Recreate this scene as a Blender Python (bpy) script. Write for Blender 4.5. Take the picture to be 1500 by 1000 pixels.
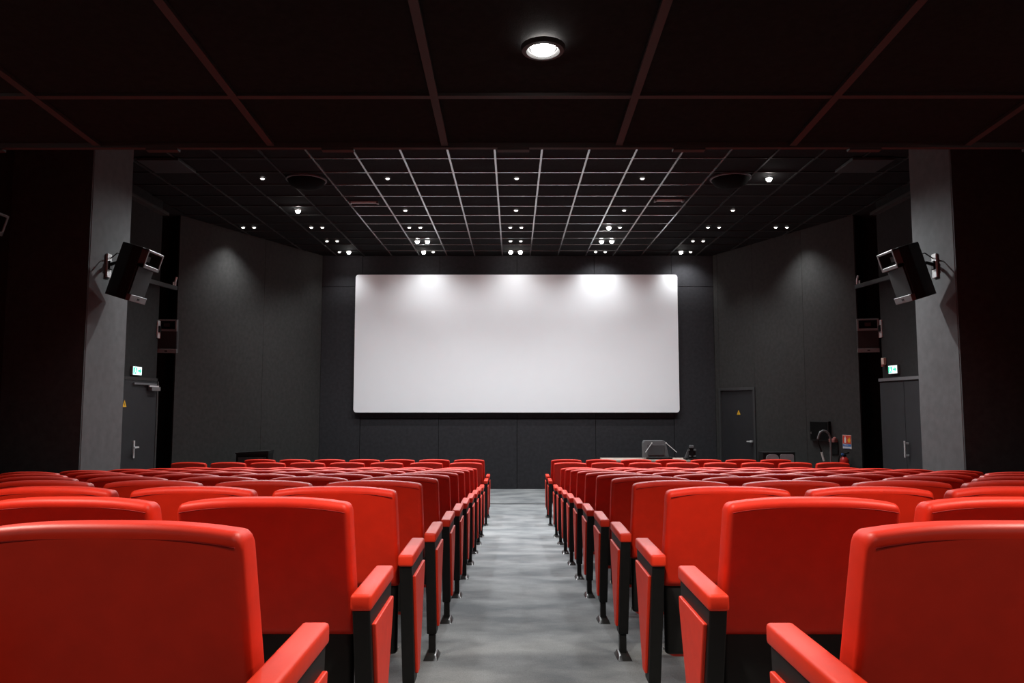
import bpy, bmesh, math, random
from mathutils import Vector, Matrix
random.seed(7)
R = math.radians
for o in list(bpy.data.objects):
    bpy.data.objects.remove(o, do_unlink=True)
scene = bpy.context.scene
COL = scene.collection

# ------------------------------------------------------------------ camera
F = 1100.0                       # focal length in pixels of a 1500 px wide frame
PITCH = math.atan(92 / F)
YAW = math.atan(2 / F)
CAMZ = 1.942
cam_d = bpy.data.cameras.new('camera'); cam_d.sensor_width = 36; cam_d.lens = 36 * F / 1500
cam_d.clip_start = 0.05
cam = bpy.data.objects.new('camera', cam_d); COL.objects.link(cam)
cam.location = (0, 0, CAMZ); cam.rotation_euler = (math.pi / 2 + PITCH, 0, YAW)
scene.camera = cam
# ------------------------------------------------------------------ world + exposure
w = bpy.data.worlds.new('world'); scene.world = w; w.use_nodes = True
w.node_tree.nodes['Background'].inputs[0].default_value = (0.5, 0.55, 0.6, 1)
w.node_tree.nodes['Background'].inputs[1].default_value = 0.02
vs = scene.view_settings
vs.view_transform = 'Standard'; vs.look = 'None'; vs.gamma = 1; vs.exposure = 1.2
vs.use_curve_mapping = False
# light levels of the lamps (W)
E_HOUSE, E_WASH, E_SIDE, E_LOW, E_HID = 175, 46, 76, 55, 26
LAMP_COL = (0.97, 0.985, 1.0)

_cm = cam.rotation_euler.to_matrix()
def P(u, v, d):
    """world point seen at pixel (u, v) at depth y = d"""
    r = _cm @ Vector(((u - 750) / F, (500 - v) / F, -1))
    return Vector((r.x * d / r.y, d, CAMZ + r.z * d / r.y))

# ------------------------------------------------------------------ materials
def mat(name, col, rough=0.6, spec=0.5, metal=0.0, emit=None, estr=0.0, noise=None, bump=None, coat=0):
    m = bpy.data.materials.new(name); m.use_nodes = True
    nt = m.node_tree; b = nt.nodes['Principled BSDF']
    b.inputs['Base Color'].default_value = (*col, 1); b.inputs['Roughness'].default_value = rough
    b.inputs['Specular IOR Level'].default_value = spec; b.inputs['Metallic'].default_value = metal
    if coat: b.inputs['Coat Weight'].default_value = coat
    if emit:
        b.inputs['Emission Color'].default_value = (*emit, 1); b.inputs['Emission Strength'].default_value = estr
    tc = nt.nodes.new('ShaderNodeTexCoord')
    if noise:                                   # (scale, low, high)
        n = nt.nodes.new('ShaderNodeTexNoise'); n.inputs['Scale'].default_value = noise[0]; n.inputs['Detail'].default_value = 5
        nt.links.new(tc.outputs['Object'], n.inputs['Vector'])
        r = nt.nodes.new('ShaderNodeValToRGB')
        r.color_ramp.elements[0].position = .3; r.color_ramp.elements[1].position = .7
        r.color_ramp.elements[0].color = (*[c * noise[1] for c in col], 1)
        r.color_ramp.elements[1].color = (*[c * noise[2] for c in col], 1)
        nt.links.new(n.outputs['Fac'], r.inputs['Fac']); nt.links.new(r.outputs['Color'], b.inputs['Base Color'])
    if bump:                                    # (scale, strength, distance)
        n2 = nt.nodes.new('ShaderNodeTexNoise'); n2.inputs['Scale'].default_value = bump[0]; n2.inputs['Detail'].default_value = 3
        nt.links.new(tc.outputs['Object'], n2.inputs['Vector'])
        bp = nt.nodes.new('ShaderNodeBump'); bp.inputs['Strength'].default_value = bump[1]; bp.inputs['Distance'].default_value = bump[2]
        nt.links.new(n2.outputs['Fac'], bp.inputs['Height']); nt.links.new(bp.outputs['Normal'], b.inputs['Normal'])
    return m

def carpet_mat():
    m = bpy.data.materials.new('grey mottled carpet'); m.use_nodes = True
    nt = m.node_tree; b = nt.nodes['Principled BSDF']; b.inputs['Roughness'].default_value = .95
    b.inputs['Specular IOR Level'].default_value = .15
    tc = nt.nodes.new('ShaderNodeTexCoord')
    mp = nt.nodes.new('ShaderNodeMapping'); mp.inputs['Scale'].default_value = (1.15, 1.75, 1)
    nt.links.new(tc.outputs['Object'], mp.inputs['Vector'])
    n1 = nt.nodes.new('ShaderNodeTexNoise'); n1.inputs['Scale'].default_value = 1.5; n1.inputs['Detail'].default_value = 4; n1.inputs['Roughness'].default_value = .52
    nt.links.new(mp.outputs[0], n1.inputs['Vector'])
    r = nt.nodes.new('ShaderNodeValToRGB')
    r.color_ramp.elements[0].position = .36; r.color_ramp.elements[0].color = (.14, .15, .157, 1)
    r.color_ramp.elements[1].position = .66; r.color_ramp.elements[1].color = (.265, .275, .277, 1)
    nt.links.new(n1.outputs['Fac'], r.inputs['Fac'])
    n2 = nt.nodes.new('ShaderNodeTexNoise'); n2.inputs['Scale'].default_value = 160; n2.inputs['Detail'].default_value = 2
    nt.links.new(tc.outputs['Object'], n2.inputs['Vector'])
    mx = nt.nodes.new('ShaderNodeMix'); mx.data_type = 'RGBA'; mx.blend_type = 'OVERLAY'; mx.inputs[0].default_value = .35
    nt.links.new(r.outputs['Color'], mx.inputs[6]); nt.links.new(n2.outputs['Fac'], mx.inputs[7])
    nt.links.new(mx.outputs[2], b.inputs['Base Color'])
    bp = nt.nodes.new('ShaderNodeBump'); bp.inputs['Strength'].default_value = .4; bp.inputs['Distance'].default_value = .004
    nt.links.new(n2.outputs['Fac'], bp.inputs['Height']); nt.links.new(bp.outputs['Normal'], b.inputs['Normal'])
    return m

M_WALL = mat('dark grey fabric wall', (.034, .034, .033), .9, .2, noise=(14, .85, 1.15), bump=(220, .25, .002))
M_FRONT = mat('blue black fabric wall', (.025, .025, .028), .9, .2, noise=(14, .85, 1.15), bump=(220, .25, .002))
M_PILLAR = mat('grey painted pillar', (.085, .088, .090), .85, .25, noise=(9, .9, 1.1), bump=(60, .2, .003))
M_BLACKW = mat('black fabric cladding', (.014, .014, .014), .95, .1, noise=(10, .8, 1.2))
M_PSHADE = mat('pillar face painted shade', (.05, .052, .052), .9, .2, noise=(14, .85, 1.15), bump=(220, .25, .002))
M_TILE = mat('black acoustic ceiling tile', (.012, .012, .0125), .95, .1, noise=(40, .75, 1.25), bump=(260, .3, .002))
M_BAR = mat('grey ceiling grid bar', (.42, .42, .42), .25, .6, .75, noise=(5, .9, 1.1))
M_BARK = mat('black ceiling grid bar', (.022, .022, .022), .5, .3, noise=(5, .9, 1.1))
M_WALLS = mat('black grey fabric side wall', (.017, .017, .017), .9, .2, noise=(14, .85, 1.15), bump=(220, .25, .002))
M_LTILE = mat('matt black low ceiling tile', (.010, .009, .009), .95, .1, noise=(40, .75, 1.25), bump=(260, .3, .002))
M_LBAR = mat('dark low ceiling grid bar', (.035, .028, .028), .5, .3, noise=(5, .9, 1.1))
M_DOOR = mat('dark painted door', (.017, .017, .019), .6, .35, noise=(6, .9, 1.1))
M_CARPET = carpet_mat()
M_RED = mat('red seat leatherette', (.58, .019, .005), .50, .26, noise=(18, .94, 1.06), bump=(420, .10, .0012))
M_REDP = mat('red seat piping', (.22, .006, .004), .7, .15, noise=(30, .9, 1.1))
M_REDA = mat('red armrest vinyl', (.62, .028, .008), .48, .30, noise=(22, .94, 1.06), bump=(420, .10, .0012))
M_BLK = mat('black seat metal', (.005, .005, .005), .5, .25, noise=(30, .8, 1.2))
M_BLKP = mat('black seat plastic shell', (.006, .006, .006), .55, .25, noise=(30, .8, 1.2), bump=(300, .2, .001))
M_FOOT = mat('dark polished foot', (.03, .03, .03), .28, .6, metal=.3, noise=(30, .8, 1.2))
M_STEEL = mat('brushed steel', (.68, .68, .68), .35, .5, metal=.35, noise=(40, .85, 1.1))
M_SCREEN = mat('matt white projection screen', (.78, .812, .835), .9, .1, noise=(3, .995, 1.005))
M_SFRAME = mat('screen frame edge', (.10, .10, .11), .6, .3, noise=(12, .9, 1.1))
M_SPK = mat('black speaker cabinet', (.012, .012, .013), .5, .4, noise=(50, .85, 1.15), bump=(300, .3, .001))
M_SPKF = mat('speaker front grille', (.006, .006, .006), .6, .35, noise=(90, .6, 1.4))
M_HORN = mat('grey horn rim', (.11, .11, .11), .4, .5, noise=(30, .9, 1.1))
M_SFRAME2 = mat('dark grey metal', (.035, .035, .036), .5, .35, noise=(12, .9, 1.1))
M_BADGE2 = mat('pale slot metal', (.42, .41, .40), .45, .4, noise=(30, .9, 1.1))
M_DARK = mat('deep black recess', (.003, .003, .003), .9, .1, noise=(10, .8, 1.2))
M_BADGE = mat('pale grey badge', (.13, .13, .13), .45, .4, noise=(30, .9, 1.1))
M_LAMP = mat('lit lamp lens', (.9, .9, .9), .4, .3, emit=(1, .97, .93), estr=28, noise=(20, .98, 1.02))
M_LAMPD = mat('dim lit lamp lens', (.9, .9, .9), .4, .3, emit=(1, .95, .88), estr=7, noise=(20, .98, 1.02))
M_TRIM = mat('black lamp trim', (.03, .03, .03), .4, .4, noise=(30, .8, 1.2))
M_EXITG = mat('lit exit sign green', (.02, .45, .25), .5, .3, emit=(.05, .75, .45), estr=.45, noise=(20, .95, 1.05))
M_EXITW = mat('lit exit sign white', (.8, .9, .9), .5, .3, emit=(.75, 1, .97), estr=.62, noise=(20, .95, 1.05))
M_YEL = mat('yellow warning sticker', (.75, .42, .02), .5, .4, noise=(30, .95, 1.05))
M_INK = mat('black print', (.01, .01, .01), .6, .3, noise=(30, .9, 1.1))
M_SIGNR = mat('red sign', (.62, .06, .03), .5, .4, noise=(30, .95, 1.05))
M_SIGNB = mat('blue sign', (.05, .18, .48), .5, .4, noise=(30, .95, 1.05))
M_WHITE = mat('white print', (.75, .74, .70), .5, .4, noise=(30, .95, 1.05))
M_GREYP = mat('mid grey plastic hood', (.12, .123, .127), .55, .4, noise=(8, .95, 1.05))
M_TABLE = mat('pale beige laminate', (.50, .42, .36), .5, .4, noise=(12, .9, 1.1))
M_GLASSP = mat('grey cabinet glass panel', (.34, .34, .35), .4, .5, noise=(8, .9, 1.1))
M_EXT = mat('fire extinguisher red', (.60, .025, .02), .3, .5, noise=(20, .95, 1.05))
M_PINK = mat('faded red alarm case', (.30, .10, .09), .5, .4, noise=(20, .9, 1.1))
M_BEIGE = mat('beige plastic', (.55, .42, .35), .5, .4, noise=(20, .95, 1.05))

# ------------------------------------------------------------------ helpers
def new_obj(name, me, material=None, parent=None):
    o = bpy.data.objects.new(name, me); COL.objects.link(o)
    if me is not None and material is not None and not me.materials: me.materials.append(material)
    if parent is not None: o.parent = parent
    return o
def tag(o, label=None, cat=None, group=None, kind=None):
    if label: o['label'] = label
    if cat: o['category'] = cat
    if group: o['group'] = group
    if kind: o['kind'] = kind
    return o
def thing(name, label, cat, loc=(0, 0, 0), rot=(0, 0, 0), group=None):
    o = bpy.data.objects.new(name, None); COL.objects.link(o); o.location = loc; o.rotation_euler = rot
    o.empty_display_size = .1
    return tag(o, label, cat, group)
def to_mesh(bm, name='m', smooth=False, mtx=None):
    if mtx is not None: bmesh.ops.transform(bm, matrix=mtx, verts=bm.verts)
    bmesh.ops.recalc_face_normals(bm, faces=bm.faces)
    me = bpy.data.meshes.new(name); bm.to_mesh(me); bm.free()
    if smooth:
        me.polygons.foreach_set('use_smooth', [True] * len(me.polygons))
        try: me.set_sharp_from_angle(angle=R(40))
        except Exception: pass
    return me
def part(name, bm, m, parent=None, smooth=False, mtx=None):
    return new_obj(name, to_mesh(bm, name, smooth, mtx), m, parent)
def struct(name, bm, m, label, cat, smooth=False):
    return tag(part(name, bm, m, None, smooth), label, cat, kind='structure')
def bx(x0, x1, y0, y1, z0, z1, bev=0, seg=2, bm=None):
    b2 = bmesh.new()
    bmesh.ops.create_cube(b2, size=1)
    for v in b2.verts:
        v.co = Vector(((x0 + x1) / 2 + v.co.x * (x1 - x0), (y0 + y1) / 2 + v.co.y * (y1 - y0), (z0 + z1) / 2 + v.co.z * (z1 - z0)))
    if bev: bmesh.ops.bevel(b2, geom=list(b2.edges), offset=bev, segments=seg, profile=.5, affect='EDGES')
    return merge(bm, b2)
def merge(bm, b2):
    if bm is None: return b2
    t = bpy.data.meshes.new('t'); b2.to_mesh(t); b2.free(); bm.from_mesh(t); bpy.data.meshes.remove(t); return bm
def prism(poly, axis, a, b, bev=0, bm=None):
    """poly: 2D outline; axis 'x' -> (y,z) outline extruded in x, 'y' -> (x,z), 'z' -> (x,y)"""
    b2 = bmesh.new()
    def c(p, t):
        return {'x': (t, p[0], p[1]), 'y': (p[0], t, p[1]), 'z': (p[0], p[1], t)}[axis]
    v0 = [b2.verts.new(c(p, a)) for p in poly]; v1 = [b2.verts.new(c(p, b)) for p in poly]
    b2.faces.new(v0); b2.faces.new(v1[::-1]); n = len(poly)
    for i in range(n): b2.faces.new((v0[i], v0[(i + 1) % n], v1[(i + 1) % n], v1[i]))
    bmesh.ops.recalc_face_normals(b2, faces=b2.faces)
    if bev: bmesh.ops.bevel(b2, geom=list(b2.edges), offset=bev, segments=2, profile=.5, affect='EDGES')
    return merge(bm, b2)
def hexa(c8, bm=None):
    """8 corners: 4 of one face in order, 4 of the opposite one"""
    b2 = bmesh.new(); v = [b2.verts.new(c) for c in c8]
    for f in ((0, 1, 2, 3), (7, 6, 5, 4), (0, 4, 5, 1), (1, 5, 6, 2), (2, 6, 7, 3), (3, 7, 4, 0)): b2.faces.new([v[i] for i in f])
    bmesh.ops.recalc_face_normals(b2, faces=b2.faces)
    return merge(bm, b2)
def tube(pts, r, n=8, bm=None, closed=False):
    b2 = bmesh.new(); pts = [Vector(p) for p in pts]; rings = []
    up = None
    for i, p in enumerate(pts):
        t = (pts[min(i + 1, len(pts) - 1)] - pts[max(i - 1, 0)]).normalized()
        if up is None:
            up = Vector((0, 0, 1)) if abs(t.z) < .9 else Vector((1, 0, 0))
        s = t.cross(up).normalized(); up = s.cross(t).normalized()
        rr = r[i] if isinstance(r, (list, tuple)) else r
        rings.append([b2.verts.new(p + s * rr * math.cos(a) + up * rr * math.sin(a)) for a in [2 * math.pi * k / n for k in range(n)]])
    for i in range(len(rings) - 1):
        for k in range(n): b2.faces.new((rings[i][k], rings[i][(k + 1) % n], rings[i + 1][(k + 1) % n], rings[i + 1][k]))
    b2.faces.new(rings[0][::-1]); b2.faces.new(rings[-1])
    return merge(bm, b2)
def lathe(prof, n=20, bm=None, centre=(0, 0, 0)):
    """prof: list of (r, z), turned about z"""
    b2 = bmesh.new(); c = Vector(centre); rings = []
    for r, z in prof:
        if r < 1e-6: rings.append([b2.verts.new(c + Vector((0, 0, z)))])
        else: rings.append([b2.verts.new(c + Vector((r * math.cos(2 * math.pi * k / n), r * math.sin(2 * math.pi * k / n), z))) for k in range(n)])
    for a, b in zip(rings, rings[1:]):
        for k in range(n):
            q = []
            for x in (a[k % len(a)], a[(k + 1) % n % len(a)], b[(k + 1) % n % len(b)], b[k % len(b)]):
                if x not in q: q.append(x)
            if len(q) > 2: b2.faces.new(q)
    return merge(bm, b2)
ORD = ['zeroth', 'first', 'second', 'third', 'fourth', 'fifth', 'sixth', 'seventh', 'eighth', 'ninth', 'tenth', 'eleventh', 'twelfth', 'thirteenth']

# ------------------------------------------------------------------ the room
XC = .10                          # room's centre line
SLOPE = .0716; HFLOOR0 = CAMZ - 1.064       # raked floor: height at the camera's foot
YFLAT = HFLOOR0 / SLOPE           # where the floor becomes level
def floor_z(y): return max(0.0, HFLOOR0 - SLOPE * y)
YW = 17.51                        # front wall
ZC = CAMZ + 3.5                          # ceiling
YB = -2.6                         # back wall
WS = 6.17                         # half width between side walls
WP = 5.20                         # half width between pillars
XL, XR = XC - WS, XC + WS
PY0, PY1 = 8.92, 9.84             # pillars, front to back
GY0, GY1 = 12.76, 13.70           # exit openings in the side walls
XF = 4.60                        # half width of the front wall

# floor
bm = bmesh.new(); rows = []
for y in (YB - .2, 0, 2, 4, 6, 8, 10, 11.2, YFLAT - .25, YFLAT, YFLAT + .25, 15, YW + .3):
    z = floor_z(y)
    if abs(y - YFLAT) < .01: z = .006
    rows.append((bm.verts.new((XL - 3.2, y, z)), bm.verts.new((XR + 3.2, y, z))))
for a, b in zip(rows, rows[1:]): bm.faces.new((a[0], a[1], b[1], b[0]))
lo = [(bm.verts.new((XL - 3.2, y, -.3)), bm.verts.new((XR + 3.2, y, -.3))) for y in (YB - .2, YW + .3)]
bm.faces.new((lo[0][0], lo[0][1], lo[1][1], lo[1][0]))
struct('floor', bm, M_CARPET, 'mottled grey carpet floor sloping down to the screen', 'floor')
struct('trim_1', bx(XL + .5, XR - .5, 14.87, 14.91, .0, .007), M_BLKP, 'thin dark seam strip across the carpet before the screen', 'trim')

# side walls with pillars
for s, side in ((-1, 'left'), (1, 'right')):
    xw = XC + s * WS; xo = xw + s * .25; xp = XC + s * WP
    def sx(a, b): return (min(a, b), max(a, b))
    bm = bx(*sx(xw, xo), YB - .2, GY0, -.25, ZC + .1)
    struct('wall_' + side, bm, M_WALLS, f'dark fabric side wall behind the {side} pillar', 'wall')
    struct('wall_%s_pillar' % side, bx(*sx(xp, xw), PY0, PY1, -.2, ZC, .006, 1), M_PILLAR, f'grey painted pillar jutting out from the {side} wall', 'pillar')
    plr = bpy.data.objects['wall_%s_pillar' % side]
    part('wall_panel', bx(*sx(xp + s * .004, xw), PY0 - .02, PY0 + .01, -.2, ZC), M_PSHADE, plr)  # added dark sheet: paints the shade on the pillar's unlit camera-facing side
    # dark exit passage past the side wall
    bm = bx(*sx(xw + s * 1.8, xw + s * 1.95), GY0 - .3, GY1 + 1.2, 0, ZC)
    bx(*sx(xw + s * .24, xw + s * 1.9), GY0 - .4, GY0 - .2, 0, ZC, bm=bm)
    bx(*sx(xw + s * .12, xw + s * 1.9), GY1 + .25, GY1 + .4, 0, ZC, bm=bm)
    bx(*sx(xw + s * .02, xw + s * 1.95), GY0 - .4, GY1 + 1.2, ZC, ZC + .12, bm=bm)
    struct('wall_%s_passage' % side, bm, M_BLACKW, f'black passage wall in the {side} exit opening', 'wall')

# back wall, behind the camera
struct('wall_back', bx(XL - .25, XR + .25, YB - .2, YB, .5, ZC + .1), M_WALL, 'dark back wall behind the last row', 'wall')

# front wall: backing and the fabric panels
wf = struct('wall_front', bx(XC - XF - .3, XC + XF + .3, YW + .03, YW + .2, -.1, ZC + .1), M_DARK, 'blue black panelled front wall behind the screen', 'wall')
def panel(x0, x1, z0, z1, y0=YW):
    return part('wall_panel', bx(x0 + .004, x1 - .004, y0, YW + .04, z0 + .004, z1 - .004, .004, 1), M_FRONT, wf)
XS0, XS1 = P(527, 640, YW).x, P(988, 640, YW).x
xs = [XS0 + (XS1 - XS0) * k / 4 for k in range(5)]
for a, b in zip(xs, xs[1:]):
    panel(a, b, 0, 1.62); panel(a, b, 1.62, ZC)
zj = P(1020, 420, YW).z
for a, b in ((XC - XF, XS0), (XS1, XC + XF)):
    panel(a, b, 0, zj, YW - .012); panel(a, b, zj, ZC, YW - .012)

# splayed side panels towards the front
def frame2(A, B):
    A = Vector((A[0], A[1], 0)); B = Vector((B[0], B[1], 0)); L = (B - A).length; u = (B - A) / L
    n = Vector((-u.y, u.x, 0))
    if n.dot(Vector((XC, 12, 0)) - A) < 0: n = -n
    return A, u, n, L
def wbox(fr, u0, u1, n0, n1, z0, z1, bm=None):
    A, u, n, L = fr
    c = [A + u * a + n * b for a, b in ((u0, n0), (u1, n0), (u1, n1), (u0, n1))]
    return hexa([(p.x, p.y, z0) for p in c] + [(p.x, p.y, z1) for p in c], bm)
frL = frame2((XC - XF, YW), (XC - 6.28, GY1)); frR = frame2((XC + XF, YW), (XC + 6.20, GY1))
spL = struct('wall_front_left', wbox(frL, 0, frL[3], -.2, -.03, -.1, ZC + .1), M_DARK, 'dark fabric wall angled between screen wall and left exit', 'wall')
spR = struct('wall_front_right', wbox(frR, 0, frR[3], -.2, -.03, -.1, ZC + .1), M_DARK, 'dark fabric wall with a door angled right of the screen', 'wall')
def wpanel(fr, par, u0, u1, z0, z1):
    part('wall_panel', wbox(fr, u0 + .003, u1 - .003, -.04, 0, z0, z1), M_WALL, par)
L = frL[3]
for a, b in ((0, L * .46), (L * .46, L)): wpanel(frL, spL, a, b, 0, ZC)
def on_wall(fr, u, v, n=0):
    """point of the wall plane hit by pixel ray, as (u along, z)"""
    A, uu, nn, L = fr
    r = _cm @ Vector(((u - 750) / F, (500 - v) / F, -1)); o = Vector((0, 0, CAMZ))
    k = (A + nn * n - o).dot(nn) / r.dot(nn); p = o + r * k
    return (p - A).dot(uu), p.z
L = frR[3]; DU0, DU1, DZ = on_wall(frR, 1056, 640)[0], on_wall(frR, 1108, 640)[0], on_wall(frR, 1082, 568)[1]
wpanel(frR, spR, 0, DU0, 0, ZC); wpanel(frR, spR, DU0, DU1, DZ, ZC)
wpanel(frR, spR, DU1, L * .68, 0, ZC); wpanel(frR, spR, L * .68, L, 0, ZC)

def tri_sign(parent, fr_or_m, size):
    """yellow triangle with a bolt, local x right, z up, front -y"""
    h = size * .88
    part('plate', prism([(-size / 2, 0), (size / 2, 0), (0, h)], 'y', -.004, 0), M_YEL, parent, mtx=fr_or_m)
    part('bolt_symbol', prism([(size * .05, h * .66), (-size * .1, h * .36), (0, h * .36), (-size * .05, h * .1), (size * .1, h * .44), (0, h * .44)], 'y', -.006, -.003), M_INK, parent, mtx=fr_or_m)
def wall_mtx(fr, u, n, z, flip):
    """matrix: local -y = wall normal into room, local x along wall"""
    A, uu, nn, L = fr
    o = A + uu * u + nn * n; y = -nn; x = y.cross(Vector((0, 0, 1)))
    return Matrix(((x.x, y.x, 0, o.x), (x.y, y.y, 0, o.y), (x.z, y.z, 1, z), (0, 0, 0, 1)))

# door in the right splayed wall
d1 = struct('door_1', wbox(frR, DU0 + .05, DU1 - .05, -.035, -.012, 0.005, DZ - .05), M_DOOR, 'dark flush door with yellow warning triangle right of the screen', 'door')
bm = wbox(frR, DU0 - .01, DU0 + .05, -.03, .03, 0, DZ - .05); wbox(frR, DU1 - .05, DU1 + .01, -.03, .03, 0, DZ - .05, bm); wbox(frR, DU0 - .01, DU1 + .01, -.03, .03, DZ - .05, DZ + .01, bm)
part('door_frame', bm, M_SFRAME2, d1)
hm = wall_mtx(frR, DU1 - .14, 0, 1.14, 1)
h = part('handle', bx(-.09, .07, -.075, -.05, -.012, .012, .004, bm=bx(-.02, .02, -.05, .012, -.02, .02, .004)), M_STEEL, d1, mtx=hm)
t = thing('warning_sign', 'yellow warning triangle on the dark door right of the screen', 'sign')
tri_sign(t, wall_mtx(frR, (DU0 + DU1) / 2 + .03, -.010, P(1083, 607, 16.9).z, 1), .115)

# doors in the side walls: left single door, right double door
frSL = frame2((XL, 10.5), (XL, GY0)); frSR = frame2((XR, 10.5), (XR, GY0))
d2 = struct('door_2', wbox(frSL, .95, 2.27, 0, .012, .04, 2.33), M_DOOR, 'dark exit door behind the left pillar', 'door')
bm = wbox(frSL, .9, .95, 0, .02, .04, 2.38); wbox(frSL, 2.27, 2.32, 0, .02, .0, 2.38, bm); wbox(frSL, .9, 2.32, 0, .02, 2.33, 2.38, bm)
part('door_frame', bm, M_WALL, d2)
hp = P(198, 658, 12.05)
part('handle', bx(-.11, .03, -.085, -.06, .02, .045, .004, bm=bx(-.02, .02, -.02, .0, -.14, .14, .003, bm=bx(-.012, .012, -.08, 0, .02, .045))), M_STEEL, d2, mtx=wall_mtx(frSL, hp.y - 10.5, .012, hp.z, 1))
t = thing('door_closer', 'grey door closer arm above the left exit door', 'door closer')
z = P(200, 566, 12.2).z
part('slide_rail', wbox(frSL, 1.45, 2.2, .02, .045, z + .03, z + .06), M_GREYP, t)
part('closer_body', wbox(frSL, 1.95, 2.25, .02, .085, z - .06, z), M_BADGE, t)
bm = wbox(frSL, 1.9, 2.22, .05, .07, z + .0, z + .025); part('closer_arm', bm, M_STEEL, t)
t = thing('warning_sign', 'yellow warning triangle on the left exit door', 'sign')
tri_sign(t, wall_mtx(frSL, 11.72 - 10.5, .013, P(182, 596, 11.75).z, 1), .125)

d3 = struct('door_3', wbox(frSR, .6, 1.56, 0, .012, .0, 2.31), M_DOOR, 'dark double exit door behind the right pillar', 'door')
part('door_leaf', wbox(frSR, 1.57, 2.35, 0, .012, .0, 2.31), M_DOOR, d3)
part('door_frame', wbox(frSR, .5, 2.35, 0, .035, 2.33, 2.38), M_GREYP, d3)
part('handle', bx(-.012, .012, -.07, -.05, -.16, .1, .004, bm=bx(-.01, .01, -.06, 0, .05, .08, bm=bx(-.01, .01, -.06, 0, -.14, -.11))), M_STEEL, d3, mtx=wall_mtx(frSR, 1.50, .012, P(1321, 655, 12).z, 1))

# exit signs
def exit_sign(mtx, label):
    mtx = mtx @ Matrix.Scale(.85, 4)
    t = thing('exit_sign', label, 'sign', group='lit exit signs')
    part('case', bx(-.17, .17, -.045, 0, -.085, .085, .005), M_BADGE, t, mtx=mtx)
    part('face', bx(-.16, .16, -.05, -.044, -.075, .075), M_EXITW, t, mtx=mtx)
    part('pictogram_field', bx(-.155, -.02, -.053, -.049, -.06, .06), M_EXITG, t, mtx=mtx)
    b = prism([(.02, .02), (.08, .02), (.08, .055), (.145, 0), (.08, -.055), (.08, -.02), (.02, -.02)], 'y', -.053, -.049)
    part('arrow_symbol', b, M_EXITG, t, mtx=mtx)
    b = bx(-.10, -.075, -.056, -.052, .025, .048)
    hexa([(-.115, -.056, .02), (-.07, -.056, .02), (-.06, -.056, -.015), (-.1, -.056, -.015), (-.115, -.052, .02), (-.07, -.052, .02), (-.06, -.052, -.015), (-.1, -.052, -.015)], b)
    hexa([(-.1, -.056, -.012), (-.085, -.056, -.012), (-.11, -.056, -.05), (-.13, -.056, -.05), (-.1, -.052, -.012), (-.085, -.052, -.012), (-.11, -.052, -.05), (-.13, -.052, -.05)], b)
    hexa([(-.08, -.056, -.012), (-.06, -.056, -.012), (-.035, -.056, -.05), (-.055, -.056, -.05), (-.08, -.052, -.012), (-.06, -.052, -.012), (-.035, -.052, -.05), (-.055, -.052, -.05)], b)
    part('running_figure_symbol', b, M_EXITW, t, mtx=mtx)
p = P(197, 543, XL / ((197 - 752) / F)); exit_sign(wall_mtx(frSL, p.y - 10.5, 0, p.z, 1), 'lit green and white exit sign above the left exit door')
p = P(1311, 541, XR / ((1311 - 752) / F)); exit_sign(wall_mtx(frSR, p.y - 10.5, 0, p.z, 1), 'lit green and white exit sign above the right double door')
p = P(1297, 529, XR / ((1297 - 752) / F))
t = thing('alarm_sounder', 'small beige alarm sounder left of the right exit sign', 'alarm')
m_ = wall_mtx(frSR, p.y - 10.5, 0, p.z, 1) @ Matrix.Scale(.72, 4)
part('case', bx(-.06, .06, -.07, 0, -.08, .08, .012), M_BEIGE, t, mtx=m_)
part('lens', lathe([(0, -.035), (.045, -.03), (.045, 0)], 14), M_PINK, t, mtx=m_ @ Matrix.Translation((0, -.05, -.09)))

# bulkhead box high on each side wall beyond the pillar
for s, side, fr in ((-1, 'left', frSL), (1, 'right', frSR)):
    x0 = XC + s * WS
    z0 = P(1290, 314, 12.85).z
    bm = bx(min(x0, x0 - s * .12), max(x0, x0 - s * .12), PY1 + .6, GY0 - .02, z0, ZC - .25, .005, 1)
    tag(part('duct_box', bm, M_WALL), f'dark boxed duct high on the {side} wall beyond the pillar', 'duct')

# ------------------------------------------------------------------ ceilings
TX0, TW, TWY = -.257, .652, .646              # grid origin and module
TY0 = 10.46
ceil = struct('ceiling', bx(XL - .3, XR + .3, 2.9, YW + .2, ZC + .05, ZC + .2), M_DARK, 'high black tiled ceiling with a grey grid above the seats', 'ceiling')
part('ceiling_field', bx(XL, XR, 2.9, TY0 - 2 * TWY, ZC, ZC + .06), M_TILE, ceil)
kx = [k for k in range(-10, 11) if XL < TX0 + TW * k < XR]
ys = [TY0 + TWY * k for k in range(-2, 11)] + [YW]
xsg = [XL] + [TX0 + TW * k for k in kx] + [XR]
tile_me = to_mesh(bx(-TW / 2 + .01, TW / 2 - .01, -TW / 2 + .01, TW / 2 - .01, 0.006, .03), 'tile')
for a, b in zip(xsg, xsg[1:]):
    for c, d in zip(ys, ys[1:]):
        if b - a > .1 and d - c > .1:
            o = new_obj('ceiling_tile', tile_me, M_TILE, ceil)
            o.location = ((a + b) / 2, (c + d) / 2, ZC); o.scale = ((b - a) / TW, (d - c) / TW, 1)
bar_x = to_mesh(bx(-.014, .014, ys[0] - .01, YW, -.012, .02), 'bar')
GX0, GX1 = TX0 - 4 * TW, TX0 + 5 * TW
bar_xk = bar_x.copy()
for x in xsg[1:-1]:
    inner = GX0 - .1 < x < GX1 + .1
    o = new_obj('grid_bar', bar_x if inner else bar_xk, M_BAR if inner else M_BARK, ceil); o.location = (x, 0, ZC)
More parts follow.
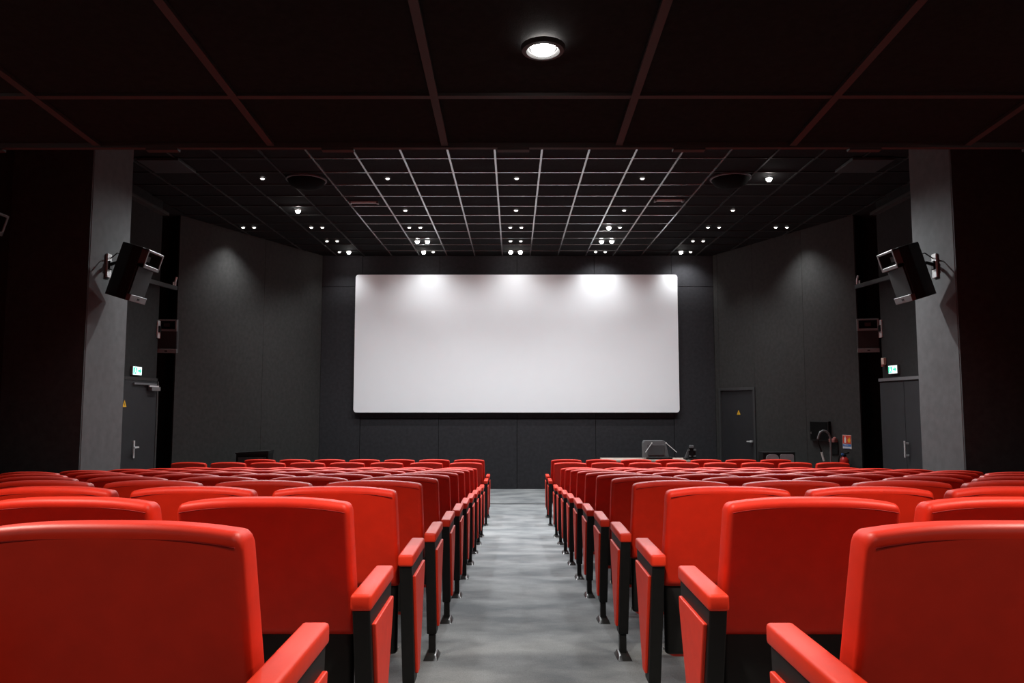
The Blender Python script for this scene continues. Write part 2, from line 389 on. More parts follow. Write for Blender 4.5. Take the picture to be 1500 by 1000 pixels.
for x0, x1, m_ in ((XL, GX0, M_BARK), (GX0, GX1, M_BAR), (GX1, XR, M_BARK)):     # grey grid in the middle, black towards the walls
    bar_y = to_mesh(bx(x0, x1, -.013, .013, -.010, .02), 'bar')
    for y in ys[:-1]:
        o = new_obj('grid_bar', bar_y, m_, ceil); o.location = (0, y, ZC)

# low raked ceiling over the last rows
YS = 2.75
def soff_z(y): return CAMZ + 1.167 - SLOPE * y
sm = Matrix(((1, 0, 0, 0), (0, 1, 0, 0), (0, -SLOPE, 1, CAMZ + 1.167), (0, 0, 0, 1)))
low = struct('ceiling_low', bx(XL, XR, YB, YS, .05, .2), M_DARK, 'low black sloping ceiling over the back rows', 'ceiling')
low.matrix_world = sm.copy()
lm = low.data
for v in lm.vertices: v.co = sm @ v.co
low.matrix_world = Matrix.Identity(4)
struct('wall_above_low_ceiling', bx(XL, XR, YS - .05, YS, soff_z(YS) + .12, ZC + .2), M_WALL, 'dark upstand wall above the edge of the low ceiling', 'wall')
lys = [YB] + [2.366 - TW * k for k in range(7, -1, -1)] + [YS]
for a, b in zip(xsg, xsg[1:]):
    for c, d in zip(lys, lys[1:]):
        if b - a > .1 and d - c > .1 and d > -.2:
            part('ceiling_tile', bx(a + .012, b - .012, c + .012, d - .012, .006, .03), M_LTILE, low, mtx=sm)
for x in xsg[1:-1]: part('grid_bar', bx(x - .013, x + .013, YB, YS, -.006, .02), M_LBAR, low, mtx=sm)
for y in lys[1:-1]: part('grid_bar', bx(XL, XR, y - .011, y + .011, -.004, .02), M_LBAR, low, mtx=sm)
part('ceiling_field', bx(XL, XR, YB, -.2, .006, .05), M_LTILE, low, mtx=sm)
bm = bx(XL, XR, YS - .006, YS + .012, -.012, .1)
for k in range(-9, 10): bx(k * .66 - .06, k * .66 + .06, YS - .004, YS + .02, -.020, .02, bm=bm)
tr = part('trim_2', bm, M_LBAR, mtx=sm); tag(tr, 'dark metal edge trim along the low ceiling', 'trim', kind='structure')

# ------------------------------------------------------------------ lamps
lens_big = lathe([(0, -.060), (.024, -.055), (.038, -.038), (.044, -.012), (.044, .0)], 16)
lens_sml = lathe([(0, -.026), (.016, -.024), (.026, -.014), (.030, 0)], 16)
ME_LB, ME_LS = to_mesh(lens_big, 'lens', True), to_mesh(lens_sml, 'lens', True)
ME_LOW = to_mesh(lathe([(0, -.022), (.014, -.020), (.030, -.012), (.036, 0)], 16), 'lens', True)
ME_RING = to_mesh(lathe([(.052, .004), (.052, -.006), (.060, -.014), (.075, -.012), (.080, 0), (.080, .004)], 20), 'ring', True)
def downlight(x, y, z, label, bright, energy, size=80, tilt=0.0, group='downlights in the high ceiling', blend=.7, yawt=0.0):
    t = thing('downlight', label, 'ceiling light', (x, y, z), group=group)
    new_obj('lamp_lens', ME_LOW if z < 4 else (ME_LB if bright else ME_LS), M_LAMP if bright else M_LAMPD, t)
    new_obj('trim_ring', ME_RING, M_TRIM, t).scale = (.84, .84, 1) if bright and z > 4 else ((.66, .66, 1) if not bright else (.8, .8, .8))
    l = bpy.data.lights.new('spot', 'SPOT'); l.energy = energy; l.spot_size = R(size); l.spot_blend = blend
    l.shadow_soft_size = .05; l.color = LAMP_COL
    o = bpy.data.objects.new('lamp_spot', l); COL.objects.link(o); o.parent = t
    if z < 4: l.color = (1.0, .92, .80)
    o.location = (0, 0, -.10); o.rotation_euler = (R(tilt), 0, R(yawt))
    return t
COLS = [(-3.89, 'far left'), (-1.95, 'left'), (.05, 'middle'), (2.0, 'right'), (3.96, 'far right')]
ROWS = [(11.39, 'fifth'), (13.31, 'fourth'), (14.62, 'third'), (15.87, 'second'), (17.02, 'first')]
BR = {(0, 1), (4, 0), (0, 4, 1), (1, 4, 0), (2, 4, 0), (2, 4, 1), (1, 3, 0), (1, 3, 1), (3, 3, 0), (3, 3, 1), (4, 4, 0), (3, 2, 0)}
for ci, (cx, cn) in enumerate(COLS):
    for ri, (ry, rn) in enumerate(ROWS):
        tilt = -24 if ri < 2 else (10 if ri == 2 else (32 if ri == 3 else 8))
        en = E_HOUSE if ri < 3 else (E_WASH if ri == 3 else E_WASH * .28)
        if ci in (0, 4) and ri > 1: tilt = 0; en = E_SIDE
        if (ci, ri) == (4, 0): en *= 1.8
        if ri == 4 and ci > 2: tilt = 28
        if ri == 4: en *= (.35, .8, .45, 1.5, .45)[ci]
        if ri < 2:
            downlight(cx, ry, ZC - .004, f'recessed ceiling downlight standing alone in the {cn} line, {rn} row from the screen', (ci, ri) in BR, en, size=115, tilt=tilt, blend=.9)
        else:
            for j in (0, 1):
                downlight(cx + (-.11, .11)[j], ry, ZC - .004, f'recessed ceiling downlight, {cn} line, {rn} row from the screen, {("left","right")[j]} of its pair', (ci, ri, j) in BR, en / 2, size=112, tilt=tilt, blend=1.0)
for cx, cn in ((-5.24, 'left'), (5.30, 'right')):
    for j in (0, 1):
        downlight(cx + (-.11, .11)[j], 14.62, ZC - .004, f'recessed downlight by the {cn} angled wall, {("left","right")[j]} of its pair', False, E_SIDE / 2, size=112, blend=1.0)
# the same lines of lamps go on above the middle rows, hidden by the low ceiling
for ry, rn in ((9.5, 'fourth'), (7.6, 'third'), (5.75, 'second'), (3.9, 'first')):
    for ci, (cx, cn) in enumerate(COLS):
        downlight(cx, ry, ZC - .004, f'recessed ceiling downlight in the {cn} line, {rn} row past the low ceiling edge', False, E_HID, size=80)
for cx, cn in ((-1.95, 'left'), (.085, 'middle'), (2.0, 'right')):
    t = downlight(cx, 2.07, soff_z(2.07) - .004, f'bright downlight in the low ceiling, {cn} one of the row', True, E_LOW, size=140, group='downlights in the low ceiling', blend=.5)
    downlight(cx, .15, soff_z(.15) - .004, f'added unseen downlight in the low ceiling above the camera, {cn} one of its row', False, 14, size=140, group='downlights in the low ceiling', blend=.5)  # lamp row added out of view to brighten the nearest seat backs

# round ceiling units and slot fittings
for u, v, n in ((449, 262, 'left'), (1070, 260, 'right')):
    p = P(u, v, 11.7); k = (ZC - CAMZ) / (p.z - CAMZ); p = Vector((p.x * k, 11.7 * k, ZC))
    t = thing('ceiling_speaker', f'round black bowl speaker under the ceiling on the {n}', 'speaker', p, group='round ceiling speakers')
    part('bowl', lathe([(.29, 0), (.29, -.03), (.25, -.10), (.15, -.15), (0, -.165)], 28), M_DARK, t, True)
    part('rim', lathe([(.285, -.004), (.31, -.004), (.312, -.028), (.29, -.034)], 28), M_SFRAME, t, True)
for u, v, n in ((533, 295, 'left'), (980, 292, 'right')):
    p = P(u, v, 13); k = (ZC - CAMZ) / (p.z - CAMZ); x, y = p.x * k, 13 * k
    t = thing('slot_fitting', f'slim slot fitting set in the ceiling grid on the {n}', 'ceiling fitting', (x, y, ZC), group='ceiling slot fittings')
    part('channel', bx(-.22, .22, -.03, .03, -.030, .0, .003, 1), M_BADGE2, t)
    for sx_ in (-1, 1): part('end_cap', bx(sx_ * .235 - .018, sx_ * .235 + .018, -.045, .045, -.045, .0, .004, 1), M_BADGE, t)
p = P(240, 237, 10.6); tag(part('ceiling_hatch', bx(p.x - .3, p.x + .3, 10.4, 11.0, ZC - .05, ZC - .005, .006, 1), M_SFRAME2), 'flat grey hatch at the ceiling right of the left pillar', 'hatch')
p = P(1270, 228, 10.6); tag(part('ceiling_hatch', bx(p.x - .3, p.x + .3, 10.4, 11.0, ZC - .05, ZC - .005, .006, 1), M_SFRAME2), 'flat grey hatch at the ceiling left of the right pillar', 'hatch')

# ------------------------------------------------------------------ screen
YSC = YW - .10
a = P(521.5, 402.5, YSC); b = P(991.5, 402.5, YSC); c = P(521, 604, YSC)
sx0, sx1, sz0, sz1 = a.x, b.x, c.z, a.z
def rrect(x0, x1, z0, z1, r, n=6):
    pts = []
    for cx, cz, a0 in ((x1 - r, z1 - r, 0), (x0 + r, z1 - r, 90), (x0 + r, z0 + r, 180), (x1 - r, z0 + r, 270)):
        for k in range(n + 1):
            q = R(a0 + 90 * k / n); pts.append((cx + r * math.cos(q), cz + r * math.sin(q)))
    return pts
t = thing('projection_screen', 'large blank white projection screen on the front wall', 'screen', ((sx0 + sx1) / 2, YSC, sz0))
ox, oz = (sx0 + sx1) / 2, sz0
part('screen_surface', prism(rrect(sx0 - ox, sx1 - ox, 0, sz1 - sz0, .07), 'y', -.03, 0), M_SCREEN, t)
part('screen_frame', prism(rrect(sx0 - ox + .06, sx1 - ox - .06, .06, sz1 - sz0 - .06, .05), 'y', .0, .085), M_SFRAME, t)

# ------------------------------------------------------------------ seats
def loft_pad(hw, y0, y1, z0, z1, rend, rc, arc=0.0, recline=0.0, bulge=0.0, taper=0.0, nx=10):
    """upholstered pad: rounded cross-sections in (y,z) lofted along x"""
    st = [(-(hw - rend + rend * math.cos(R(q))), rend * (1 - math.sin(R(q)))) for q in (0, 22, 45, 67, 90)] + [(-(hw - rend - .004), 0)]
    xs_ = st + [(-(hw - rend) + 2 * (hw - rend) * k / nx, 0) for k in range(1, nx)] + [(-x, i) for x, i in st[::-1]]
    bm = bmesh.new(); rings = []; n = 5
    for x, ins in xs_:
        tt = min(1, abs(x) / hw); zt = z1 - arc * tt ** 2.8
        a0, a1, b0, b1 = y0 + ins, y1 - ins, z0 + ins * .6, zt - ins
        r = max(.004, rc - ins * .5); ring = []
        for cy, cz, q0 in ((a1 - r, b1 - r, 0), (a0 + r, b1 - r, 90), (a0 + r, b0 + r, 180), (a1 - r, b0 + r, 270)):
            for k in range(n):
                q = R(q0 + 90 * k / (n - 1)); pt = (cy + r * math.cos(q), cz + r * math.sin(q))
                e = .004; tg = (-math.sin(q) * e, math.cos(q) * e)
                if k == 0: ring.append((pt[0] - tg[0], pt[1] - tg[1]))
                ring.append(pt)
                if k == n - 1: ring.append((pt[0] + tg[0], pt[1] + tg[1]))
        # extra points along the rear face so that it can bulge
        vs_ = []
        for y, z in ring:
            f = (z - z0) / (z1 - z0)
            yy = y - bulge * (1 - tt * tt) * math.sin(math.pi * min(1, max(0, f))) if y < (y0 + y1) / 2 else y
            vs_.append(bm.verts.new((x * (1 + taper * (1 - f)), yy + recline * (1 - f), z)))
        rings.append(vs_)
    m = len(rings[0])
    for p, q in zip(rings, rings[1:]):
        for k in range(m): bm.faces.new((p[k], p[(k + 1) % m], q[(k + 1) % m], q[k]))
    bm.faces.new(rings[0][::-1]); bm.faces.new(rings[-1])
    return bm
BZ0, BZ1 = .51, .947
ME = {}
ME['backrest'] = to_mesh(loft_pad(.2625, 0, .088, BZ0, BZ1, .017, .026, arc=.019, recline=.11, taper=.028), 'backrest', True)
pp = []
for k in range(21):
    x = -.252 + .504 * k / 20; tt = abs(x) / .2625
    z = BZ1 - .019 * tt ** 2.8 - .026
    pp.append((x, .0084, z))
ME['piping'] = to_mesh(tube(pp, .0019, 5), 'piping', True)
ME['back_shell'] = to_mesh(bx(-.262, .262, .125, .165, .22, .56, .018, 3), 'back_shell', True)
ME['cushion'] = to_mesh(loft_pad(.225, .235, .34, .17, .62, .035, .035, arc=.02, recline=.0), 'seat_cushion', True)
ME['underside'] = to_mesh(bx(-.20, .20, .335, .36, .21, .59, .01, 2), 'seat_underside', True)
ME['hinge'] = to_mesh(tube([(-.262, .19, .225), (.262, .19, .225)], .011, 8), 'hinge', True)
AW = .0300
ME['pad'] = to_mesh(bx(-AW - .0015, AW + .0015, -.08, .33, .635, .683, .010, 3), 'arm_pad', True)
ME['frame'] = to_mesh(prism([(-.072, .637), (.315, .637), (.31, .58), (.135, .125), (.055, .125), (.045, .155)], 'x', -AW + .004, AW - .004, .004), 'arm_frame')
ME['panel'] = to_mesh(prism([(-.040, .59), (.292, .59), (.286, .552), (.134, .16), (.080, .16)], 'x', 0, .014, .004), 'arm_panel')
ME['leg'] = to_mesh(bx(-.018, .018, .068, .116, .02, .15, .004, 1), 'leg')
ME['foot'] = to_mesh(hexa([(-.042, -.025, -.002), (.042, -.025, -.002), (.042, .165, -.008), (-.042, .165, -.008), (-.026, .03, .022), (.026, .03, .022), (.026, .135, .026), (-.026, .135, .026)]), 'foot')
bmf = bmesh.new(); bmf.from_mesh(ME['foot']); bmesh.ops.bevel(bmf, geom=list(bmf.edges), offset=.006, segments=3, profile=.5, affect='EDGES'); ME['foot'] = to_mesh(bmf, 'foot', True)

def add(name, key, m, parent, loc=(0, 0, 0), rot=(0, 0, 0)):
    o = new_obj(name, ME[key], m, parent); o.location = loc; o.rotation_euler = rot; return o
def arm(t, ax, side, with_panel):
    """side: +1/-1, the outward side of the end panel"""
    add('arm_frame', 'frame', M_BLK, t, (ax, 0, 0)); add('armrest', 'pad', M_REDA, t, (ax, 0, 0))
    lg = add('leg', 'leg', M_BLK, t, (ax, 0, 0)); add('foot', 'foot', M_FOOT, lg)
    if with_panel:
        add('side_panel', 'panel', M_REDA, t, (ax + (AW - .006 if side > 0 else -AW + .006 - .014), 0, 0))
def seat(x, y, aisle, outer, label, group, hw_scale=1.0, sp=.605, zs=1.0):
    """aisle: +1 when the aisle is on the seat's +x side"""
    z = floor_z(y + .05)
    t = thing('cinema_seat', label, 'seat', (x, y, z), group=group)
    t.scale.z = zs
    bk = add('backrest', 'backrest', M_RED, t); add('piping', 'piping', M_REDP, bk)
    add('back_shell', 'back_shell', M_BLKP, t)
    cu = add('seat_cushion', 'cushion', M_RED, t); add('seat_underside', 'underside', M_BLKP, cu)
    add('hinge_bar', 'hinge', M_STEEL, t)
    e = label.find('aisle seat') >= 0
    arm(t, aisle * (.323 if e else .3025 * sp / .605), aisle, e)
    if outer: arm(t, -aisle * .323, -aisle, True)
    bk.scale.x = hw_scale
    return t
ROWY = [1.40 + .907 * k for k in range(11)] + [12.2, 13.1]
NR = len(ROWY)
for r, y in enumerate(ROWY):
    for blk in (-1, 1):
        n = 8 if r == 11 else 7
        bn = 'left' if blk < 0 else 'right'
        rn = ('nearest row' if r == 0 else ORD[r + 1] + ' nearest row') if r < 11 else ('row before the frontmost' if r == 11 else 'frontmost row by the screen')
        for k in range(n):
            if abs(.9 + .605 * k) - 1.1 > y * .69 + .3: continue          # well outside the frame
            sp = .64 if r == 11 and blk < 0 else .605
            x = (.918 + sp * k) if blk > 0 else (-.765 - sp * k)
            if k == 0: lab = f'red cinema aisle seat with side panel, {bn} of the aisle, {rn}'
            else: lab = f'red cinema seat {bn} of aisle, {rn}, {ORD[k + 1]} seat from the aisle'
            seat(x, y, -blk, k == n - 1, lab, f'cinema seats {bn} of the aisle', 1.06 if (r == 11 and blk < 0 and k > 2) else 1.0, sp, (1.065 if r == 11 else 1.05) if r > 10 else 1.0)

# ------------------------------------------------------------------ wall loudspeakers
def speaker_body(t, mtx, s=1.0):
    W, B, D, H = .40 * s, .24 * s, .36 * s, .68 * s
    # cabinet, plan trapezoid, front at -y
    part('cabinet', prism([(-W / 2, -D / 2 + .05 * s), (W / 2, -D / 2 + .05 * s), (W / 2, 0), (B / 2, D / 2), (-B / 2, D / 2), (-W / 2, 0)], 'z', -H / 2, H / 2, .008 * s), M_SPK, t, mtx=mtx)
    y0, y1 = -D / 2 - .03 * s, -D / 2 + .055 * s
    hz0, hz1 = H / 2 - .24 * s, H / 2 - .005 * s
    fr = bx(-W / 2, W / 2, y0, y1, hz1 - .028 * s, hz1, .004, 1)
    bx(-W / 2, W / 2, y0, y1, hz0, hz0 + .045 * s, .004, 1, fr); bx(-W / 2, -W / 2 + .032 * s, y0, y1, hz0, hz1, .004, 1, fr); bx(W / 2 - .032 * s, W / 2, y0, y1, hz0, hz1, .004, 1, fr)
    hn = part('horn_rim', fr, M_HORN, t, mtx=mtx)
    th = hexa([(-W / 2 + .03 * s, y0 + .005, hz0 + .04 * s), (W / 2 - .03 * s, y0 + .005, hz0 + .04 * s), (W / 2 - .03 * s, y0 + .005, hz1 - .025 * s), (-W / 2 + .03 * s, y0 + .005, hz1 - .025 * s),
               (-.05 * s, y1, hz0 + .09 * s), (.05 * s, y1, hz0 + .09 * s), (.05 * s, y1, hz1 - .08 * s), (-.05 * s, y1, hz1 - .08 * s)])
    bmesh.ops.delete(th, geom=[f for f in th.faces if all(abs(v.co.y - (y0 + .005)) < 1e-4 for v in f.verts)], context='FACES')
    bmesh.ops.reverse_faces(th, faces=th.faces)
    part('horn_throat', th, M_DARK, hn, mtx=mtx)
    part('grille', bx(-W / 2 + .01, W / 2 - .01, -D / 2 + .03 * s, -D / 2 + .052 * s, -H / 2 + .085 * s, hz0, .004, 1), M_SPKF, t, mtx=mtx)
    bd = part('base_strip', bx(-W / 2, W / 2, -D / 2 + .0 * s, -D / 2 + .055 * s, -H / 2 + .003, -H / 2 + .085 * s, .004, 1), M_BADGE, t, mtx=mtx)
    part('badge', bx(-.025 * s, .025 * s, -D / 2 - .004, -D / 2, -H / 2 + .03 * s, -H / 2 + .055 * s), M_INK, bd, mtx=mtx)
def bracket(t, wall, back, s):
    """wall plate at wall point (normal -s*x into room), arm to the cabinet's back"""
    wv, bv = Vector(wall), Vector(back)
    pl = bx(wv.x - .012, wv.x + .012, wv.y - .05, wv.y + .05, wv.z - .16, wv.z + .14, .004, 1)
    bp_ = part('wall_plate', pl, M_STEEL, t)
    part('clamp', bx(wv.x - .035, wv.x + .035, wv.y - .035, wv.y + .035, wv.z - .06, wv.z + .05, .008, 2), M_BLK, bp_)
    part('bracket_arm', tube([wv, (wv + bv) / 2 + Vector((0, 0, .03)), bv], .022, 8), M_BLK, t, True)
    part('cable', tube([bv + Vector((0, .03, .13)), (wv + bv) / 2 + Vector((0, .03, .16)), wv + Vector((0, .02, .08)), wv + Vector((0, .02, -.1))], .008, 6), M_BLK, t, True)
def spk_mtx(loc, tilt, yaw, roll=0): return Matrix.Translation(loc) @ Matrix.Rotation(R(yaw), 4, 'Z') @ Matrix.Rotation(R(tilt), 4, 'X') @ Matrix.Rotation(R(roll), 4, 'Y')
for s, u, v, wu, wvv, n in ((-1, 194, 400, 155, 388, 'left'), (1, 1331, 400, 1370, 388, 'right')):
    c = P(u, v, 9.30); wpt = P(wu, wvv, 9.32); wpt.x = XC + s * WP - s * .012
    t = thing('wall_speaker', f'large black horn loudspeaker on the {n} grey pillar, tilted down', 'speaker', group='speakers on pillars')
    m_ = spk_mtx(c, 17, -s * 90)
    speaker_body(t, m_)
    bracket(t, wpt, m_ @ Vector((0, .15, .06)), s)
for s, u, v, n, yaw in ((-1, 246, 492, 'left', 14), (1, 1271, 491, 'right', -22)):
    c = P(u, v, 13.0)
    t = thing('wall_speaker', f'smaller black loudspeaker below the bar beside the {n} exit', 'speaker', group='speakers by the exits')
    m_ = spk_mtx(c, 6, yaw)
    speaker_body(t, m_, .86)
    wpt = Vector((XC + s * (WS - .012), 12.75, c.z + .1)); bracket(t, wpt, m_ @ Vector((0, .10, .05)), s)
# a further speaker on the left wall, mostly out of frame
c = P(-12, 345, 7.78); t = thing('wall_speaker', 'black loudspeaker cut off by the left edge of the photo', 'speaker')
m_ = spk_mtx((XL + .32, c.y, c.z), 17, 90); speaker_body(t, m_); bracket(t, (XL + .012, c.y, c.z), m_ @ Vector((0, .15, .06)), -1)
# bars across the exit openings
for s, n, u0, v0, u1, v1 in ((-1, 'left', 205, 408, 258, 422), (1, 'right', 1318, 402, 1254, 420)):
    a = P(u0, v0, 11.7); b = P(u1, v1, 13.6)
    t = thing('mounting_bar', f'grey mounting bar spanning the {n} exit opening high up', 'bar')
    d = (b - a).normalized(); sd = d.cross(Vector((0, 0, 1))).normalized(); up = Vector((0, 0, 1))
    q = lambda p, i, j: p + sd * i * .025 + up * j * .035
    part('bar', hexa([q(a, -1, -1), q(a, 1, -1), q(a, 1, 1), q(a, -1, 1), q(b, -1, -1), q(b, 1, -1), q(b, 1, 1), q(b, -1, 1)]), M_SFRAME2, t)
    e = b - d * .06
    part('clamp', tube([e + up * .04, e + up * .12, e + up * .20 + sd * .02], .018, 8), M_STEEL, t, True)
    part('clamp', tube([e - d * .12 + up * .04, e - d * .12 + up * .10], .015, 8), M_STEEL, t, True)
    part('wall_stay', tube([a, Vector((XC + s * WS, a.y - .1, a.z))], .02, 8), M_BLK, t)

# ------------------------------------------------------------------ things in front of the screen
YT = 15.9
p0, p1 = P(884, 673.3, YT), P(1012, 673.3, YT)
t = thing('presenter_desk', 'pale topped desk in front of the screen wall', 'desk', ((p0.x + p1.x) / 2, YT, 0))
hwd = (p1.x - p0.x) / 2; zt = p0.z
part('desk_top', bx(-hwd, hwd, -.05, .65, zt - .035, zt, .005, 1), M_TABLE, t)
for a_ in (-1, 1):
    for b_ in (0.02, .58): part('leg', bx(a_ * (hwd - .06) - .025, a_ * (hwd - .06) + .025, b_ - .025, b_ + .025, 0, zt - .035), M_BLK, t)
part('modesty_panel', bx(-hwd + .08, hwd - .08, .5, .52, .35, zt - .035), M_GREYP, t)
# grey hood with two rods
a, b = P(943, 670, YT + .15), P(979, 670, YT + .15); zt2 = P(960, 645, YT + .15).z
t = thing('monitor_hood', 'grey monitor hood with two slanting metal rods on the desk', 'monitor', ((a.x + b.x) / 2, YT + .15, zt))
hw_ = (b.x - a.x) / 2; hh = zt2 - zt
part('hood', prism([(-hw_, .03), (hw_ + .02, .03), (hw_ - .05, hh - .03), (hw_ - .09, hh), (-hw_ + .03, hh), (-hw_ + .0, hh - .05)], 'y', 0, .22, .01), M_GREYP, t)
part('black_base', bx(-hw_ + .1, hw_ + .08, -.06, .3, .0, .05, .008, 1), M_BLK, t)
part('screen_back', bx(-hw_ + .08, hw_ - .08, -.012, .01, .09, hh - .09, .004, 1), mat('dark grey hood inset', (.06, .062, .066), .5, .4, noise=(8, .95, 1.05)), t)
for q0, q1 in (((-hw_ + .17, hh - .05), (-hw_ + .02, hh - .24)), ((hw_ - .05, hh - .05), (hw_ + .16, hh - .24))):
    rd = part('support_rod', tube([(q0[0], -.03, q0[1]), (q1[0], -.10, q1[1])], .007, 6), M_STEEL, t)
    part('rod_knob', lathe([(0, -.014), (.014, -.008), (.014, .008), (0, .014)], 10, centre=(q0[0], -.03, q0[1])), M_WHITE, rd, True)
# document camera
a = P(1013, 670, YT + .1)
t = thing('document_camera', 'small black document camera on the right end of the desk', 'camera', (a.x, YT + .1, zt))
part('base', bx(-.15, .13, -.12, .12, 0, .035, .008, 2), M_BLK, t)
part('arm', hexa([(-.15, -.02, .03), (-.10, -.02, .03), (-.03, -.02, .2), (-.08, -.02, .2), (-.15, .02, .03), (-.10, .02, .03), (-.03, .02, .2), (-.08, .02, .2)]), M_GREYP, t)
part('column', bx(-.06, .04, -.03, .05, .03, .24, .01, 2), M_BLK, t)
part('camera_head', bx(-.04, .04, -.06, .06, .24, .30, .012, 2), M_GREYP, t)
for q in ((-.07, .2), (.065, .205), (-.04, .07), (.06, .07)): part('lamp_button', bx(q[0] - .024, q[0] + .024, -.05, -.028, q[1] - .014, q[1] + .014, .004, 1), M_BADGE, t)
part('lamp_arm', bx(.03, .09, -.02, .02, .03, .19, .008, 1), M_BLK, t)

# black equipment box on the left
a, b = P(346, 660, 14.2), P(393, 660, 14.2)
t = thing('equipment_rack', 'black equipment rack by the left angled wall behind the seats', 'rack', ((a.x + b.x) / 2, 14.2, 0))
hw_ = (b.x - a.x) / 2
part('body', bx(-hw_, hw_, 0, .30, .0, a.z - .05, .006, 1), M_BLK, t)
part('lid', hexa([(-hw_ - .01, -.02, a.z - .06), (hw_ + .01, -.02, a.z - .06), (hw_ + .01, .32, a.z - .06), (-hw_ - .01, .32, a.z - .06), (-hw_ - .01, -.02, a.z - .035), (hw_ + .01, -.02, a.z + .0), (hw_ + .01, .32, a.z + .0), (-hw_ - .01, .32, a.z - .035)]), M_BLKP, t)
part('front_panel', bx(-hw_ + .04, hw_ - .04, -.015, .01, .2, a.z - .12, .004, 1), M_TRIM, t)
# glazed cabinet on the right
a, b = P(1118, 662, 14.2), P(1165, 662, 14.2)
t = thing('glazed_cabinet', 'low black framed cabinet with two grey glass panes on the right', 'cabinet', ((a.x + b.x) / 2, 14.2, 0))
hw_ = (b.x - a.x) / 2
part('body', bx(-hw_, hw_, .01, .3, .0, a.z, .006, 1), M_BLK, t)
for q0, q1 in ((-hw_ + .05, -.01), (.015, hw_ - .03)):
    dr = part('door_pane', prism(rrect(q0, q1, .25, a.z - .04, .03 if q0 > 0 else .08, 4), 'y', -.008, .012), M_GLASSP, t)
# wall display, alarm, sign and extinguisher on the right angled wall
u, z = on_wall(frR, 1203.5, 631)
t = thing('wall_display', 'small black display mounted on the right angled wall', 'display')
m_ = wall_mtx(frR, u, 0, z, 1)
part('case', bx(-.24, .24, -.07, 0, -.19, .19, .01, 2), M_BLK, t, mtx=m_); part('display_panel', bx(-.21, .21, -.076, -.068, -.16, .17), M_DARK, t, mtx=m_)
part('indicator', bx(-.20, -.185, -.08, -.075, -.06, -.02), M_BADGE, t, mtx=m_)
u, z = on_wall(frR, 1222, 645)
t = thing('alarm_bell', 'faded red alarm unit on the wall beside the small display', 'alarm')
m_ = wall_mtx(frR, u, 0, z, 1)
part('case', bx(-.05, .09, -.09, 0, -.03, .035, .012, 2), M_PINK, t, mtx=m_); part('dome', lathe([(0, .04), (.03, .03), (.035, 0)], 12), M_PINK, t, True, mtx=m_ @ Matrix.Translation((.06, -.05, .03)))
part('dark_back_plate', bx(-.06, .10, -.02, 0, -.26, -.03, .004, 1), M_BLK, t, mtx=m_)
u, z = on_wall(frR, 1241, 647)
t = thing('fire_sign', 'red and blue fire safety sign on the right angled wall', 'sign')
m_ = wall_mtx(frR, u, 0, z, 1)
part('plate', bx(-.10, .10, -.006, 0, -.125, .125), M_WHITE, t, mtx=m_)
part('red_field', bx(-.094, .094, -.009, -.005, -.035, .119), M_SIGNR, t, mtx=m_)
part('blue_field', bx(-.094, .094, -.009, -.005, -.085, -.041), M_SIGNB, t, mtx=m_)
b_ = bx(-.055, -.015, -.012, -.008, -.02, .075, .006, 1); bx(-.045, -.025, -.012, -.008, .07, .10, 0, 1, b_)
part('extinguisher_symbol', b_, M_WHITE, t, mtx=m_)
b_ = prism([(.03, -.01), (.07, -.01), (.085, .03), (.06, .09), (.045, .06), (.02, .04)], 'y', -.012, -.008); part('flame_symbol', b_, M_YEL, t, mtx=m_)
for k in range(3): part('text_line', bx(-.08, .07 - .03 * k, -.011, -.008, -.118 + .0 + k * .011, -.113 + k * .011) if k == 0 else bx(-.07, .07 - .04 * k, -.012, -.008, -.078 + k * .013, -.073 + k * .013), M_SIGNB if k == 0 else M_WHITE, t, mtx=m_)
u, z = on_wall(frR, 1236.5, 667, .14)
A, uu, nn, L_ = frR
p = A + uu * u + nn * .14
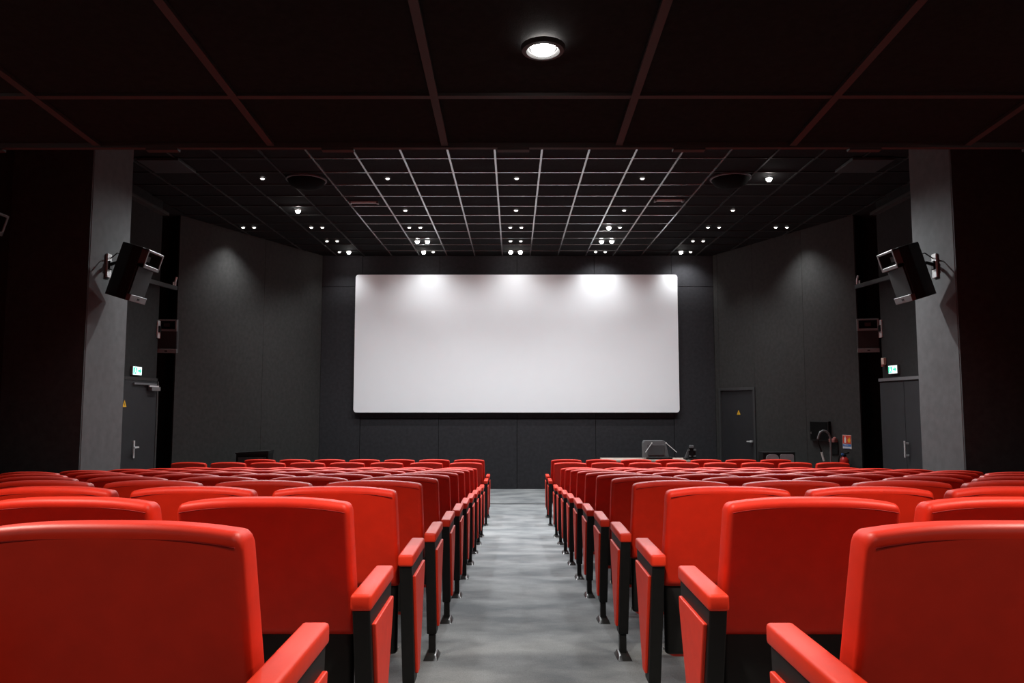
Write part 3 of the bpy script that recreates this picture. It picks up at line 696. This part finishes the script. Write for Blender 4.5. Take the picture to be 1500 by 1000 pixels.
t = thing('fire_extinguisher', 'red fire extinguisher hanging below the fire safety sign', 'fire extinguisher', (p.x, p.y, z - .52))
part('cylinder', lathe([(0, 0), (.075, .005), (.08, .03), (.08, .42), (.065, .47), (.03, .50), (0, .502)], 20), M_EXT, t, True)
part('valve', bx(-.03, .03, -.03, .03, .50, .545, .006, 1), M_BLK, t)
part('lever', hexa([(-.02, -.012, .54), (.09, -.012, .56), (.09, .012, .56), (-.02, .012, .54), (-.02, -.012, .555), (.09, -.012, .585), (.09, .012, .585), (-.02, .012, .555)]), M_BLK, t)
part('hose', tube([(-.03, 0, .53), (-.09, 0, .52), (-.11, -.01, .42), (-.10, -.01, .25), (-.095, -.02, .12)], .012, 8), M_BLK, t, True)
part('pressure_gauge', lathe([(.0, -.01), (.022, -.01), (.022, .01), (0, .01)], 12), M_SIGNB, t, True, mtx=Matrix.Translation((-.045, -.04, .545)) @ Matrix.Rotation(R(90), 4, 'X'))
part('wall_hook', bx(-.02, .02, .0, .10, .40, .44), M_BLK, t, mtx=Matrix.Rotation(math.atan2(-nn.y, -nn.x) - R(90), 4, 'Z'))
# bent steel tube with hanging cable
DT = 13.85
pts = [P(1217, 672, DT)]; pts[0].z = .02
for (a, b) in ((1217, 660), (1217, 648), (1216.5, 641), (1214, 635), (1210, 631.5), (1206, 630.5), (1202, 632.5), (1199.5, 637), (1198, 643)): pts.append(P(a, b, DT))
t = thing('bent_tube', 'bent steel tube stand before the small wall display', 'tube', (pts[0].x, DT, 0))
off = Vector((-pts[0].x, -DT, 0))
part('tube', tube([q + off for q in pts], .020, 8), M_HORN, t, True)
part('base_plate', lathe([(0, 0), (.14, 0), (.14, .015), (.03, .025), (.03, .05), (0, .05)], 20), M_BLK, t, True)
cp = [P(1198, 643, DT), P(1199, 650, DT), P(1201.5, 656, DT), P(1204, 664, DT), P(1207, 674, DT)]
part('cable', tube([q + off for q in cp], .014, 6), M_BLK, t, True)
part('cable_sleeve', tube([P(1203.5, 662, DT) + off, P(1205, 668, DT) + off, P(1207, 675, DT) + off], .018, 6), M_WHITE, t, True)
